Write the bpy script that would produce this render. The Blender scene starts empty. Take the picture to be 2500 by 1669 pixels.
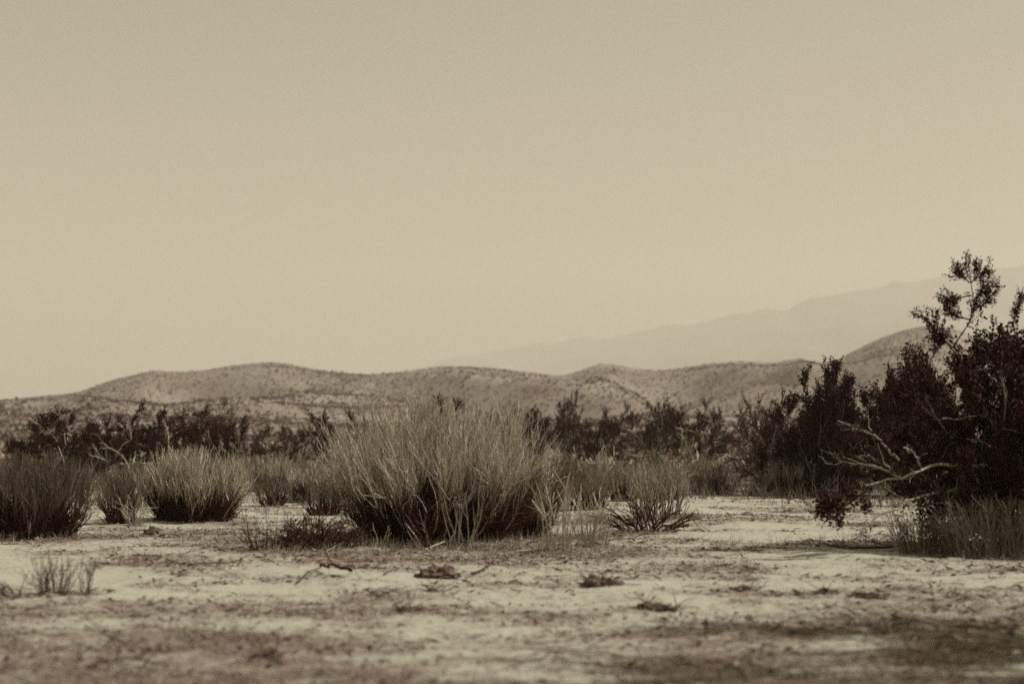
import bpy, math
import numpy as np

# ------------------------------------------------------------------ camera, world, sun, exposure
S = bpy.context.scene
R = math.radians
IW, IH = 1024, 683
FPX = 50.0 / 36.0 * IW              # focal length in pixels of the 1024 wide picture
CAM_H = 1.40
PITCH = math.atan((0.4359 * 1010 - IH / 2) / FPX)
SUN_EL, SUN_AZ = R(47), R(2)        # azimuth measured from +x (camera's right) towards +y (away)

cam = bpy.data.cameras.new("camera")
cam_ob = bpy.data.objects.new("camera", cam)
S.collection.objects.link(cam_ob)
cam.lens, cam.sensor_width = 50, 36
cam.clip_start, cam.clip_end = 0.1, 40000
cam_ob.location = (0, 0, CAM_H)
cam_ob.rotation_euler = (math.pi / 2 + PITCH, 0, 0)
cam.dof.use_dof = True
cam.dof.focus_distance = 27
cam.dof.aperture_fstop = 0.95
S.camera = cam_ob

world = bpy.data.worlds.new("World")
S.world = world
world.use_nodes = True
wn, wl = world.node_tree.nodes, world.node_tree.links
wn.clear()
sky = wn.new("ShaderNodeTexSky"); sky.sky_type = 'NISHITA'; sky.sun_disc = False
sky.sun_elevation = SUN_EL
sky.sun_rotation = math.pi / 2 - SUN_AZ          # clockwise from +y
sky.air_density, sky.dust_density, sky.ozone_density = 1.0, 4.0, 1.0
bw = wn.new("ShaderNodeRGBToBW")
cmb = wn.new("ShaderNodeCombineColor")
bg = wn.new("ShaderNodeBackground"); bg.inputs[1].default_value = 0.05
wo = wn.new("ShaderNodeOutputWorld")
wl.new(sky.outputs[0], bw.inputs[0])
gam = wn.new("ShaderNodeMath"); gam.operation = 'POWER'; gam.inputs[1].default_value = 0.40
wl.new(bw.outputs[0], gam.inputs[0])
for i, t in enumerate((1.0, 0.93, 0.665)):
    m = wn.new("ShaderNodeMath"); m.operation = 'MULTIPLY'; m.inputs[1].default_value = t * 2.2
    wl.new(gam.outputs[0], m.inputs[0]); wl.new(m.outputs[0], cmb.inputs[i])
wl.new(cmb.outputs[0], bg.inputs[0]); wl.new(bg.outputs[0], wo.inputs[0])

sun = bpy.data.lights.new("sun", 'SUN')
sun.energy, sun.angle, sun.color = 5.0, R(0.5), (1.0, 0.94, 0.83)
sun_ob = bpy.data.objects.new("sun", sun); S.collection.objects.link(sun_ob)
sd = np.array([math.cos(SUN_EL) * math.cos(SUN_AZ), math.cos(SUN_EL) * math.sin(SUN_AZ), math.sin(SUN_EL)])
from mathutils import Vector
sun_ob.rotation_euler = Vector(sd).to_track_quat('Z', 'Y').to_euler()
sun_ob.location = (30, 0, 60)

S.view_settings.view_transform = 'Standard'
S.view_settings.look = 'None'
S.view_settings.exposure = 0.40
S.view_settings.gamma = 1.0
S.view_settings.use_curve_mapping = False
S.render.engine = 'CYCLES'
S.cycles.use_denoising = False
S.cycles.max_bounces = 6
S.cycles.diffuse_bounces = 3
S.cycles.volume_bounces = 1
S.cycles.transparent_max_bounces = 4
S.cycles.sample_clamp_indirect = 3.0
S.cycles.sample_clamp_direct = 4.0

# ------------------------------------------------------------------ helpers
def ray(px, py):
    """Direction through a point of the photograph seen 2349 wide, per metre of depth along +y."""
    u = (px * 0.43593 - IW / 2) / FPX
    v = (py * 0.43593 - IH / 2) / FPX
    y = math.cos(PITCH) + v * math.sin(PITCH)
    z = math.sin(PITCH) - v * math.cos(PITCH)
    return u / y, z / y

def at(px, py, depth):
    x, z = ray(px, py)
    return np.array([x * depth, depth, CAM_H + z * depth])

def gdepth(py):
    return -CAM_H / ray(1174.5, py)[1]

def hash2(ix, iy, seed):
    with np.errstate(over='ignore'):
        h = (ix.astype(np.int64) * 374761393 + iy.astype(np.int64) * 668265263 + seed * 974711) & 0xffffffff
        h = ((h ^ (h >> 13)) * 1274126177) & 0xffffffff
        h = h ^ (h >> 16)
    return (h & 0xffffff) / float(0xffffff)

def vnoise(x, y, seed=0):
    ix, iy = np.floor(x), np.floor(y)
    fx, fy = x - ix, y - iy
    fx = fx * fx * fx * (fx * (fx * 6 - 15) + 10); fy = fy * fy * fy * (fy * (fy * 6 - 15) + 10)
    a, b = hash2(ix, iy, seed), hash2(ix + 1, iy, seed)
    c, d = hash2(ix, iy + 1, seed), hash2(ix + 1, iy + 1, seed)
    return (a + (b - a) * fx) * (1 - fy) + (c + (d - c) * fx) * fy

def fbm(x, y, octv=4, seed=0, gain=0.5):
    s, a, n = 0, 1.0, 0
    for k in range(octv):
        s = s + a * (vnoise(x * 2 ** k + 17.3 * k, y * 2 ** k - 9.1 * k, seed + k) - 0.5) * 2
        n += a; a *= gain
    return s / n

def sstep(a, b, x):
    t = np.clip((x - a) / (b - a), 0, 1)
    return t * t * (3 - 2 * t)

def unit(v):
    return v / np.maximum(np.linalg.norm(v, axis=-1, keepdims=True), 1e-9)

class Geo:
    def __init__(self):
        self.v, self.f, self.m, self.n = [], [], [], 0
    def add(self, verts, quads, mat=0):
        self.v.append(np.asarray(verts, float)); self.f.append(np.asarray(quads, np.int64) + self.n)
        self.m.append(np.full(len(quads), mat, np.int32)); self.n += len(verts)
    def tube(self, paths, r0, r1, sides=3, mat=0):
        """paths (N,P,3); radii r0..r1 per path (scalars or (N,))."""
        paths = np.asarray(paths, float)
        if paths.ndim == 2: paths = paths[None]
        N, P, _ = paths.shape
        if N == 0: return
        t = np.gradient(paths, axis=1); t = unit(t)
        ref = np.where(np.abs(t[..., 2:3]) > 0.9, np.array([1., 0, 0]), np.array([0, 0, 1.]))
        a = unit(np.cross(t, ref)); b = np.cross(t, a)
        w = np.linspace(0, 1, P)[None, :]
        r = np.broadcast_to(np.asarray(r0, float).reshape(-1, 1), (N, 1)) * (1 - w) + np.broadcast_to(np.asarray(r1, float).reshape(-1, 1), (N, 1)) * w
        ang = np.arange(sides) * 2 * math.pi / sides
        ring = paths[:, :, None, :] + r[:, :, None, None] * (np.cos(ang)[None, None, :, None] * a[:, :, None, :] + np.sin(ang)[None, None, :, None] * b[:, :, None, :])
        idx = np.arange(N * P * sides).reshape(N, P, sides)
        q = np.stack([idx[:, :-1, :], np.roll(idx, -1, 2)[:, :-1, :], np.roll(idx, -1, 2)[:, 1:, :], idx[:, 1:, :]], -1).reshape(-1, 4)
        self.add(ring.reshape(-1, 3), q, mat)
    def leaves(self, c, d, ln, wd, rng, mat=0):
        """Diamond leaves at c along d, slightly folded."""
        n = len(c)
        if n == 0: return
        side = unit(np.cross(d, rng.normal(size=(n, 3))))
        nrm = np.cross(d, side)
        ln = np.asarray(ln).reshape(-1, 1); wd = np.asarray(wd).reshape(-1, 1)
        mid = c + d * ln * 0.5
        v = np.stack([c, mid + side * wd * 0.5 + nrm * wd * 0.18, c + d * ln, mid - side * wd * 0.5 + nrm * wd * 0.18], 1)
        self.add(v.reshape(-1, 3), np.arange(n * 4).reshape(n, 4), mat)
    def data(self):
        return np.concatenate(self.v), np.concatenate(self.f), np.concatenate(self.m)
    def mesh(self, name, mats, smooth=False):
        v, f, m = self.data()
        me = bpy.data.meshes.new(name)
        me.vertices.add(len(v)); me.vertices.foreach_set("co", v.astype(np.float32).ravel())
        me.loops.add(f.size); me.loops.foreach_set("vertex_index", f.astype(np.int32).ravel())
        me.polygons.add(len(f)); me.polygons.foreach_set("loop_start", (np.arange(len(f)) * 4).astype(np.int32))
        for x in mats: me.materials.append(x)
        me.polygons.foreach_set("material_index", m)
        me.polygons.foreach_set("use_smooth", np.full(len(f), smooth))
        me.update(calc_edges=True)
        return me

def link(name, me, parent=None, **props):
    o = bpy.data.objects.new(name, me)
    S.collection.objects.link(o)
    if parent is not None: o.parent = parent
    for k, v in props.items(): o[k] = v
    return o

def thing(name, label, cat, loc, group=None):
    o = bpy.data.objects.new(name, None)
    o.empty_display_size = 0.2
    S.collection.objects.link(o)
    o.location = loc
    o['label'] = label; o['category'] = cat
    if group: o['group'] = group
    return o

def grid_mesh(name, xs, ys, z, mat, attrs=None, smooth=True):
    X, Y = np.meshgrid(xs, ys)
    g = Geo()
    n, m = len(ys), len(xs)
    idx = np.arange(n * m).reshape(n, m)
    g.add(np.stack([X, Y, z], -1).reshape(-1, 3), np.stack([idx[:-1, :-1], idx[:-1, 1:], idx[1:, 1:], idx[1:, :-1]], -1).reshape(-1, 4))
    me = g.mesh(name, [mat], smooth)
    for k, a in (attrs or {}).items():
        at_ = me.attributes.new(k, 'FLOAT', 'POINT'); at_.data.foreach_set("value", a.astype(np.float32).ravel())
    return me

# ------------------------------------------------------------------ materials (sepia tones, the photograph is a toned print)
def sepia(v):
    """Toned colour of reflectance v: warm straw in the lights, reddish brown in the darks."""
    k = min(1.0, max(0.0, (v - 0.02) / 0.28)); k = k ** 0.5
    return (v * (1.60 - 0.57 * k), v * (0.68 + 0.33 * k), v * (0.57 + 0.26 * k))

def material(name, lo, hi, scale=8.0, rough=0.9, island=0.0, bump=0.0, bscale=60.0, stretch=None, tone=None):
    col = (lambda v: tuple(v * t for t in tone)) if tone else sepia
    m = bpy.data.materials.new(name); m.use_nodes = True
    n, l = m.node_tree.nodes, m.node_tree.links
    n.clear()
    out = n.new("ShaderNodeOutputMaterial"); bs = n.new("ShaderNodeBsdfPrincipled")
    bs.inputs['Roughness'].default_value = rough
    bs.inputs['Specular IOR Level'].default_value = 0.15
    tc = n.new("ShaderNodeNewGeometry")
    nz = n.new("ShaderNodeTexNoise"); nz.inputs['Scale'].default_value = scale; nz.inputs['Detail'].default_value = 4
    src = tc.outputs['Position']
    if stretch:
        mp = n.new("ShaderNodeMapping"); mp.inputs['Scale'].default_value = stretch
        l.new(src, mp.inputs['Vector']); src = mp.outputs[0]
    l.new(src, nz.inputs['Vector'])
    ramp = n.new("ShaderNodeValToRGB")
    ramp.color_ramp.elements[0].position = 0.3; ramp.color_ramp.elements[1].position = 0.7
    ramp.color_ramp.elements[0].color = (*col(lo), 1); ramp.color_ramp.elements[1].color = (*col(hi), 1)
    fac = nz.outputs['Fac']
    if island > 0:
        mx = n.new("ShaderNodeMix"); mx.data_type = 'FLOAT'; mx.inputs[0].default_value = island
        l.new(fac, mx.inputs[2]); l.new(tc.outputs['Random Per Island'], mx.inputs[3]); fac = mx.outputs[0]
    l.new(fac, ramp.inputs[0]); l.new(ramp.outputs[0], bs.inputs['Base Color'])
    if bump > 0:
        n2 = n.new("ShaderNodeTexNoise"); n2.inputs['Scale'].default_value = bscale; n2.inputs['Detail'].default_value = 5
        l.new(tc.outputs['Position'], n2.inputs['Vector'])
        bp = n.new("ShaderNodeBump"); bp.inputs['Strength'].default_value = bump; bp.inputs['Distance'].default_value = 0.02
        l.new(n2.outputs['Fac'], bp.inputs['Height']); l.new(bp.outputs[0], bs.inputs['Normal'])
    l.new(bs.outputs[0], out.inputs[0])
    return m

M = {
    'straw': material('straw_twig', 0.18, 0.66, 3.0, island=0.8, tone=(1.09, 0.985, 0.825)),
    'straw_dim': material('dull_straw_twig', 0.09, 0.31, 3.0, island=0.8, tone=(1.15, 0.96, 0.78)),
    'bark': material('grey_bark', 0.12, 0.26, 12.0, bump=0.4),
    'bark_pale': material('bleached_bark', 0.18, 0.46, 9.0, bump=0.5),
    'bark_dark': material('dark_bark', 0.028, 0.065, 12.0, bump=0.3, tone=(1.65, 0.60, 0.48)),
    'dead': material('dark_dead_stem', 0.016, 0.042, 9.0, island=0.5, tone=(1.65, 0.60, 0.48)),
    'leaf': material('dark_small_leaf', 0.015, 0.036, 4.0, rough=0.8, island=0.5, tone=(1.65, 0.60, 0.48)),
    'leaf_mid': material('dusty_leaf', 0.05, 0.11, 4.0, rough=0.8, island=0.5),
    'grass': material('bleached_grass', 0.22, 0.46, 2.0, island=0.7, tone=(1.09, 0.985, 0.825)),
    'grass_dim': material('brown_grass', 0.08, 0.20, 2.0, island=0.7, tone=(1.17, 0.955, 0.77)),
    'litter': material('plant_litter', 0.05, 0.26, 2.5, island=0.85),
    'clod': material('dark_earth_clod', 0.06, 0.17, 20.0, bump=0.8),
    'stone': material('pale_stone', 0.26, 0.42, 14.0, bump=0.6),
    'scrub': material('hillside_scrub_leaf', 0.035, 0.10, 0.02, island=0.6),
}

def ground_material():
    m = bpy.data.materials.new("desert_sand"); m.use_nodes = True
    n, l = m.node_tree.nodes, m.node_tree.links
    n.clear()
    out = n.new("ShaderNodeOutputMaterial"); bs = n.new("ShaderNodeBsdfPrincipled")
    bs.inputs['Roughness'].default_value = 0.95; bs.inputs['Specular IOR Level'].default_value = 0.1
    geo = n.new("ShaderNodeNewGeometry")
    at_ = n.new("ShaderNodeAttribute"); at_.attribute_name = "cover"
    def noise(scale, detail, rough=0.6):
        z = n.new("ShaderNodeTexNoise"); z.inputs['Scale'].default_value = scale; z.inputs['Detail'].default_value = detail
        z.inputs['Roughness'].default_value = rough
        l.new(geo.outputs['Position'], z.inputs['Vector']); return z.outputs['Fac']
    def math_(op, a, b):
        x = n.new("ShaderNodeMath"); x.operation = op
        for i, s in enumerate((a, b)):
            if isinstance(s, (int, float)): x.inputs[i].default_value = s
            else: l.new(s, x.inputs[i])
        return x.outputs[0]
    n1, n2, n3 = noise(1.1, 6, 0.7), noise(9.0, 5, 0.7), noise(45.0, 4)
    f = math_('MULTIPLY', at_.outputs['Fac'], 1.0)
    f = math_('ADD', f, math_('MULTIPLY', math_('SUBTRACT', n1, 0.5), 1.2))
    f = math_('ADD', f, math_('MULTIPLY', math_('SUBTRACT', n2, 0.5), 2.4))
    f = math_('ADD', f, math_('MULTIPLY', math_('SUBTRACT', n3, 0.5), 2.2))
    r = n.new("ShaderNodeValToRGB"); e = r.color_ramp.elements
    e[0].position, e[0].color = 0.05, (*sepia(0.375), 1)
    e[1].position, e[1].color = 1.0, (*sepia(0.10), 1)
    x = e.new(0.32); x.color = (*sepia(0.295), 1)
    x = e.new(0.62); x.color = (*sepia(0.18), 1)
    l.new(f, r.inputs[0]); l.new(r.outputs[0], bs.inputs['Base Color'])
    bp = n.new("ShaderNodeBump"); bp.inputs['Strength'].default_value = 0.7; bp.inputs['Distance'].default_value = 0.03
    l.new(math_('ADD', n2, math_('MULTIPLY', n3, 0.6)), bp.inputs['Height']); l.new(bp.outputs[0], bs.inputs['Normal'])
    l.new(bs.outputs[0], out.inputs[0])
    return m

# ------------------------------------------------------------------ ground sheet
GX = [(-9, 9)]
def micro(x, y):
    """Relief of the flat: low hummocks, ruts and crust, fading out with distance."""
    d = np.sqrt(x * x + y * y)
    fade = 1 - sstep(60, 140, d)
    z = 0.05 * fbm(x * 0.28, y * 0.28, 3, 11) + 0.030 * fbm(x * 1.1, y * 1.1, 3, 21) + 0.022 * np.maximum(fbm(x * 3.1, y * 3.1, 3, 31), -0.1)
    return z * fade - 0.0

def spaced(lo, hi, fine, far0, far1, growth=1.14):
    core = np.arange(lo, hi + 1e-6, fine)
    a, s = [], fine
    p = hi
    while p < far1:
        s *= growth; p += s; a.append(min(p, far1))
    b, s = [], fine
    p = lo
    while p > far0:
        s *= growth; p -= s; b.append(max(p, far0))
    return np.concatenate([b[::-1], core, a])

gx = spaced(-9.5, 9.5, 0.055, -8900, 8900, 1.10)
gy = np.concatenate([spaced(6.2, 26, 0.055, -2900, 26, 1.12), 26 + np.cumsum(np.geomspace(0.06, 900, 200) * 0 + 0)[:0]])
t_, s_ = 26.0, 0.06
far = []
while t_ < 10400:
    s_ *= 1.035; t_ += s_; far.append(min(t_, 10400))
gy = np.concatenate([gy, far])
X, Y = np.meshgrid(gx, gy)
gz = micro(X, Y)

# litter spots at plant feet and toned shade spots (centre x, y, radius): ground darker
LITTER_SHADE = []

# ------------------------------------------------------------------ hills and mountains
RIDGE = np.array([(-700, 1000), (-300, 960), (0, 915), (100, 905), (180, 898), (260, 868), (350, 847), (400, 850), (470, 848), (540, 835), (600, 828), (650, 828), (720, 845),
    (780, 852), (850, 855), (930, 848), (1000, 838), (1060, 836), (1120, 840), (1200, 850), (1290, 862), (1340, 845), (1380, 831), (1430, 838), (1500, 848),
    (1560, 842), (1610, 833), (1700, 825), (1770, 832), (1830, 818), (1880, 833), (1920, 825), (2000, 780), (2060, 758), (2130, 742), (2200, 752), (2260, 785),
    (2349, 830), (2600, 880), (3000, 960)], float)
RIDGE_Y = 900.0
_rp = np.array([at(a, b, RIDGE_Y) for a, b in RIDGE])
def ridge_h(x): return np.interp(x, _rp[:, 0], _rp[:, 2])
def smooth_ridge(x):
    return (ridge_h(x - 5) + ridge_h(x) * 2 + ridge_h(x + 5)) / 4

def hill_height(x, y):
    alluv = 7.0 * sstep(70, 700, y) + 0.8 * fbm(x / 40, y / 40, 3, 51) * sstep(80, 200, y)
    u = np.clip((y - 330) / (RIDGE_Y - 330), 0, 1)
    warp = 38 * fbm(x / 170, y / 170, 3, 61) * (1 - u) * sstep(0, .3, u)
    scale = x / np.maximum(y, 1) * RIDGE_Y                    # spurs fan outwards from the flat
    top = smooth_ridge(scale * 0.8 + x * 0.2 + warp)
    prof = u ** 1.1
    rid = 1 - np.abs(fbm(x / 120 + y / 300, y / 260, 3, 71, 0.4)) * 2.2
    spur = (rid - 0.88) * 22 * sstep(0.05, 0.5, u) * (1 - sstep(0.72, 0.99, u))
    body = alluv + np.maximum(top - 7.0, -4) * prof + spur
    back = sstep(RIDGE_Y, RIDGE_Y + 420, y)
    body = body * (1 - back) - 6 * back
    rough = (0.4 * fbm(x / 11, y / 11, 3, 81)) * sstep(200, 420, y)
    edge = sstep(-1150, -900, x) * (1 - sstep(900, 1150, x))
    return (body + rough) * edge - 0.6

hx = np.arange(-1150, 1151, 4.5)
hy = np.concatenate([np.arange(62, 330, 4.0), np.arange(330, 920, 4.0), np.arange(920, 1350, 12)])
HX, HY = np.meshgrid(hx, hy)
HZ = hill_height(HX, HY)

mat_hill = material('hill_soil', 0.13, 0.25, 0.03, bump=0.0)
link('hills', grid_mesh('hills', hx, hy, HZ, mat_hill), kind='structure')

MOUNT = np.array([(-1500, 985), (-400, 950), (500, 900), (900, 850), (1180, 797), (1400, 766), (1560, 737), (1640, 728), (1740, 705), (1800, 712), (1850, 685), (1920, 681), (2000, 662), (2050, 645), (2110, 646),
    (2180, 625), (2240, 603), (2300, 606), (2349, 600), (2600, 560), (3200, 640), (4500, 900)], float)
_mp = np.array([at(a, b, np.interp(a, [900, 1900], [9100, 7000])) for a, b in MOUNT])
def mount_height(x, y):
    yr = np.interp(x, _mp[:, 0], _mp[:, 1])
    u = np.clip((y - yr + 2400) / 2400, 0, 1)
    top = np.interp(x, _mp[:, 0], _mp[:, 2])
    rid = 1 - np.abs(fbm(x / 900 + y / 2600, y / 2200, 4, 171)) * 2.0
    z = top * u ** 1.3 + (rid - 0.5) * 220 * sstep(0.05, 0.5, u) * (1 - sstep(0.7, 0.99, u)) * np.clip(top / 600, 0, 1)
    z = z * (1 - sstep(yr, yr + 1200, y)) - 15
    z += (45 * fbm(x / 420, y / 420, 4, 181, 0.6) + 8) * np.clip(top / 500, 0, 1) * sstep(0, .3, u)
    return z * 1.0
mx = np.arange(-5200, 6800, 30.0); my = np.arange(4550, 10380, 30.0)
MX, MY = np.meshgrid(mx, my)
MZ = mount_height(MX, MY)
MZ = np.where((MX < -5000) | (MX > 6600), -15, MZ)
link('mountains', grid_mesh('mountains', mx, my, MZ, material('mountain_rock', 0.05, 0.10, 0.004)), kind='structure')

# haze: one closed box of thin air round everything
g = Geo()
hb = [(-8950, -2950, -20), (8950, -2950, -20), (8950, 10450, -20), (-8950, 10450, -20), (-8950, -2950, 1250), (8950, -2950, 1250), (8950, 10450, 1250), (-8950, 10450, 1250)]
g.add(hb, [(3, 2, 1, 0), (4, 5, 6, 7), (0, 1, 5, 4), (1, 2, 6, 5), (2, 3, 7, 6), (3, 0, 4, 7)])
hz = bpy.data.materials.new("desert_haze"); hz.use_nodes = True
hz.node_tree.nodes.clear()
_o = hz.node_tree.nodes.new("ShaderNodeOutputMaterial"); _v = hz.node_tree.nodes.new("ShaderNodeVolumePrincipled")
_v.inputs['Color'].default_value = (0.84, 0.815, 0.725, 1)
_v.inputs['Density'].default_value = 0.00023
_v.inputs['Anisotropy'].default_value = 0.1
hz.node_tree.links.new(_v.outputs[0], _o.inputs['Volume'])
link('haze', g.mesh('haze', [hz]), kind='stuff')

# scrub dotted over the hills
rng = np.random.default_rng(5)
n = 170000
sy = 130 + 800 * rng.random(n) ** 0.75
sx = (rng.random(n) * 2 - 1) * (sy * 0.42 + 40)
dens = 0.60 + 0.6 * fbm(sx / 45, sy / 60, 4, 91) + 0.25 * sstep(400, 800, sy) - 0.35 * (1 - sstep(130, 330, sy))
keep = rng.random(n) < np.clip(dens, 0.05, 1)
sx, sy = sx[keep], sy[keep]; n = len(sx)
sz = hill_height(sx, sy)
rad = rng.lognormal(-0.95, 0.50, n) * (1 - 0.5 * sstep(850, 900, sy))
g = Geo()
for k in range(4):
    off = rng.normal(size=(n, 3)) * rad[:, None] * 0.35; off[:, 2] = np.abs(off[:, 2])
    d = unit(rng.normal(size=(n, 3)) + [0, 0, 0.5])
    g.leaves(np.stack([sx, sy, sz], 1) + off - d * rad[:, None] * 0.4, d, rad * 1.1, rad * 0.9, rng)
link('hillside_scrub', g.mesh('hillside_scrub', [M['scrub']]), kind='stuff', label='low dark scrub dotted over the dry hills')

# ------------------------------------------------------------------ plant growth
UP = np.array([0, 0, 1.0])
def grow(p, d, ln, P, rng, up=0.0, wig=0.1, out=None):
    """Polylines from p along d; up bends them upwards, wig makes them crooked."""
    N = len(p); pts = np.empty((N, P, 3)); pts[:, 0] = p
    d = unit(d.copy()); step = (np.asarray(ln) / (P - 1)).reshape(-1, 1)
    for i in range(1, P):
        d = unit(d + UP * up + rng.normal(size=(N, 3)) * wig)
        pts[:, i] = pts[:, i - 1] + d * step
    return pts

def sprout(paths, per, t0, t1, ang, rng, jitter=0.3):
    """per children on each path: (parent index, start, direction)."""
    N, P, _ = paths.shape
    par = np.repeat(np.arange(N), per)
    t = (t0 + (t1 - t0) * rng.random(len(par))) * (P - 1)
    i = np.minimum(t.astype(int), P - 2); f = (t - i)[:, None]
    s = paths[par, i] * (1 - f) + paths[par, i + 1] * f
    d = unit(paths[par, i + 1] - paths[par, i])
    perp = unit(np.cross(d, rng.normal(size=(len(par), 3))))
    a = (ang * (1 + jitter * rng.normal(size=len(par))))[:, None]
    return par, s, unit(d * np.cos(a) + perp * np.sin(a)), t / (P - 1)

def foot(x0, x1, ybase):
    d = gdepth(ybase)
    c = at((x0 + x1) / 2, ybase, d)
    c[2] = float(micro(np.array(c[0]), np.array(c[1]))) - 0.02
    return c, d

def fit(arrs, W, H, q=98):
    """Scale plant paths so that the crown is W wide and H high."""
    al = np.concatenate([a.reshape(-1, 3) for a in arrs])
    w = max(np.percentile(al[:, 0], q) - np.percentile(al[:, 0], 100 - q), 1e-3)
    h = np.percentile(al[:, 2], 99.3)
    s = np.array([W / w, min(W / w, 1.6 * H / h), H / h])
    return [a * s for a in arrs]

def broom(x0, x1, ytop, ybase, label, seed, stems=40, l2=9, l3=4, base=0.55, spread=62, mats=('bark_dark', 'straw', 'dead'),
          dark=0.55, thick=1.0, name='broom_shrub', cat='shrub', group='pale broom-like shrubs', lean=0.0, upb=0.16, understory=26, tuft=0.30, t0=0.20, uz=0.34, ragged=0.8, palest=0.15, l2r=0.0056):
    rng = np.random.default_rng(seed)
    c, d = foot(x0, x1, ybase)
    W = (x1 - x0) * 0.43593 / FPX * d; H = at(x0, ytop, d)[2] - c[2]
    th = rng.random(stems) * 2 * math.pi
    rr = np.sqrt(rng.random(stems))
    nc = max(4, stems // 6); cth = rng.random(nc) * 2 * math.pi; ci = rng.integers(0, nc, stems)
    chf = 0.78 + 0.32 * rng.random(nc)
    dth = (cth[ci] - th + math.pi) % (2 * math.pi) - math.pi
    th = th + dth * 0.42 * ragged
    p = np.stack([rr * np.cos(th), rr * np.sin(th), np.zeros(stems)], 1) * np.array([W, min(W, 1.4 * H), 0]) * 0.5 * base
    al = R(spread) * rr * (0.75 + 0.5 * rng.random(stems))
    dr = np.stack([np.sin(al) * np.cos(th) + lean, np.sin(al) * np.sin(th), np.cos(al)], 1)
    L = H * (0.66 + 0.18 * rng.random(stems)) * (1.05 - 0.28 * rr ** 2) * (1 + ragged * (chf[ci] - 1) + ragged * rng.normal(size=stems) * 0.10)
    A = grow(p, dr, L, 7, rng, upb * 0.5, 0.10)
    pa, s, dd, t = sprout(A, l2, t0, 0.98, 0.42, rng)
    fl = rng.random(len(s)) < np.where(t < t0 + 0.14, 0.45, 1.0)
    pa, s, dd, t = pa[fl], s[fl], dd[fl], t[fl]
    B = grow(s, dd, H * (0.50 - 0.22 * t) * (0.7 + 0.5 * rng.random(len(s))), 6, rng, upb, 0.10)
    pb, s, dd, t = sprout(B, l3, 0.25, 0.95, 0.36, rng)
    C = grow(s, dd, H * (tuft - 0.10 * t) * (0.45 + 0.85 * rng.random(len(s)) + 0.9 * (rng.random(len(s)) < 0.04)), 6, rng, upb * .8, 0.15)
    # dead twigs low inside, coloured near black for the shade in there
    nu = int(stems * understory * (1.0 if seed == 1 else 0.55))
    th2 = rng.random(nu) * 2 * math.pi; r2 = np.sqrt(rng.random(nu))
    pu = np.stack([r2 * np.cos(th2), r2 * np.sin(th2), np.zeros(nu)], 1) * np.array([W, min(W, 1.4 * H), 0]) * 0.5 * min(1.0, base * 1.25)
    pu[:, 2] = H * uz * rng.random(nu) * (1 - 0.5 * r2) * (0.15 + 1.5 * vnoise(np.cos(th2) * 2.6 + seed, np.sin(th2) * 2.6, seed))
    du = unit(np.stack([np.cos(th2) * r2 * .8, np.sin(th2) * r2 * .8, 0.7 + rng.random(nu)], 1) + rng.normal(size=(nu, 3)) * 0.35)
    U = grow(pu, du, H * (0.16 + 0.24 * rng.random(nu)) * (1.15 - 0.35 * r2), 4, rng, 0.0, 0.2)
    A, B, C, U = fit([A, B, C, U], W * 0.82, H)
    ok = C[:, -1, 2] < H * 1.07
    C, pb = C[ok], pb[ok]
    root = thing(name, label, cat, c, group)
    mm = [M[k] for k in mats] + [M['bark_pale']]
    k_ = max(d / 22.0, 0.6) ** 0.6 * thick
    shadeB = rng.random(len(B)) > sstep(.16, .50, B[:, 3, 2] / H) * .92 + .08  # base shade put into colour: lower twigs more often get the stem material
    shadeC = rng.random(len(C)) > sstep(.16, .52, C[:, 2, 2] / H) * .95 + .05
    rootB = pa; rootC = pa[pb]
    zB = B[:, 0, 2] / H
    nfirst = 0
    for i in range(stems):
        g = Geo()
        g.tube(A[i:i + 1], 0.017 * k_, 0.007 * k_, 4, 3 if rng.random() < palest else 0)
        sel = rootB == i
        lo = sel & shadeB
        g.tube(B[lo], 0.0058 * k_, 0.0036 * k_, 3, 0)
        g.tube(B[sel & ~lo], l2r * k_, l2r * 0.6 * k_, 3, 1)
        g.tube(C[(rootC == i) & ~shadeC], 0.0032 * k_, 0.0020 * k_, 3, 1)
        g.tube(C[(rootC == i) & shadeC], 0.0034 * k_, 0.0022 * k_, 3, 0)
        link('branch', g.mesh('branch', mm), root)
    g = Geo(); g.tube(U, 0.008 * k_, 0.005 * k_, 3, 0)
    link('dead_shade_twigs', g.mesh('dead_shade_twigs', [mm[2]]), root, kind='stuff')
    LITTER_SHADE.append((c[0], c[1], W * 0.5))
    return root

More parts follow.
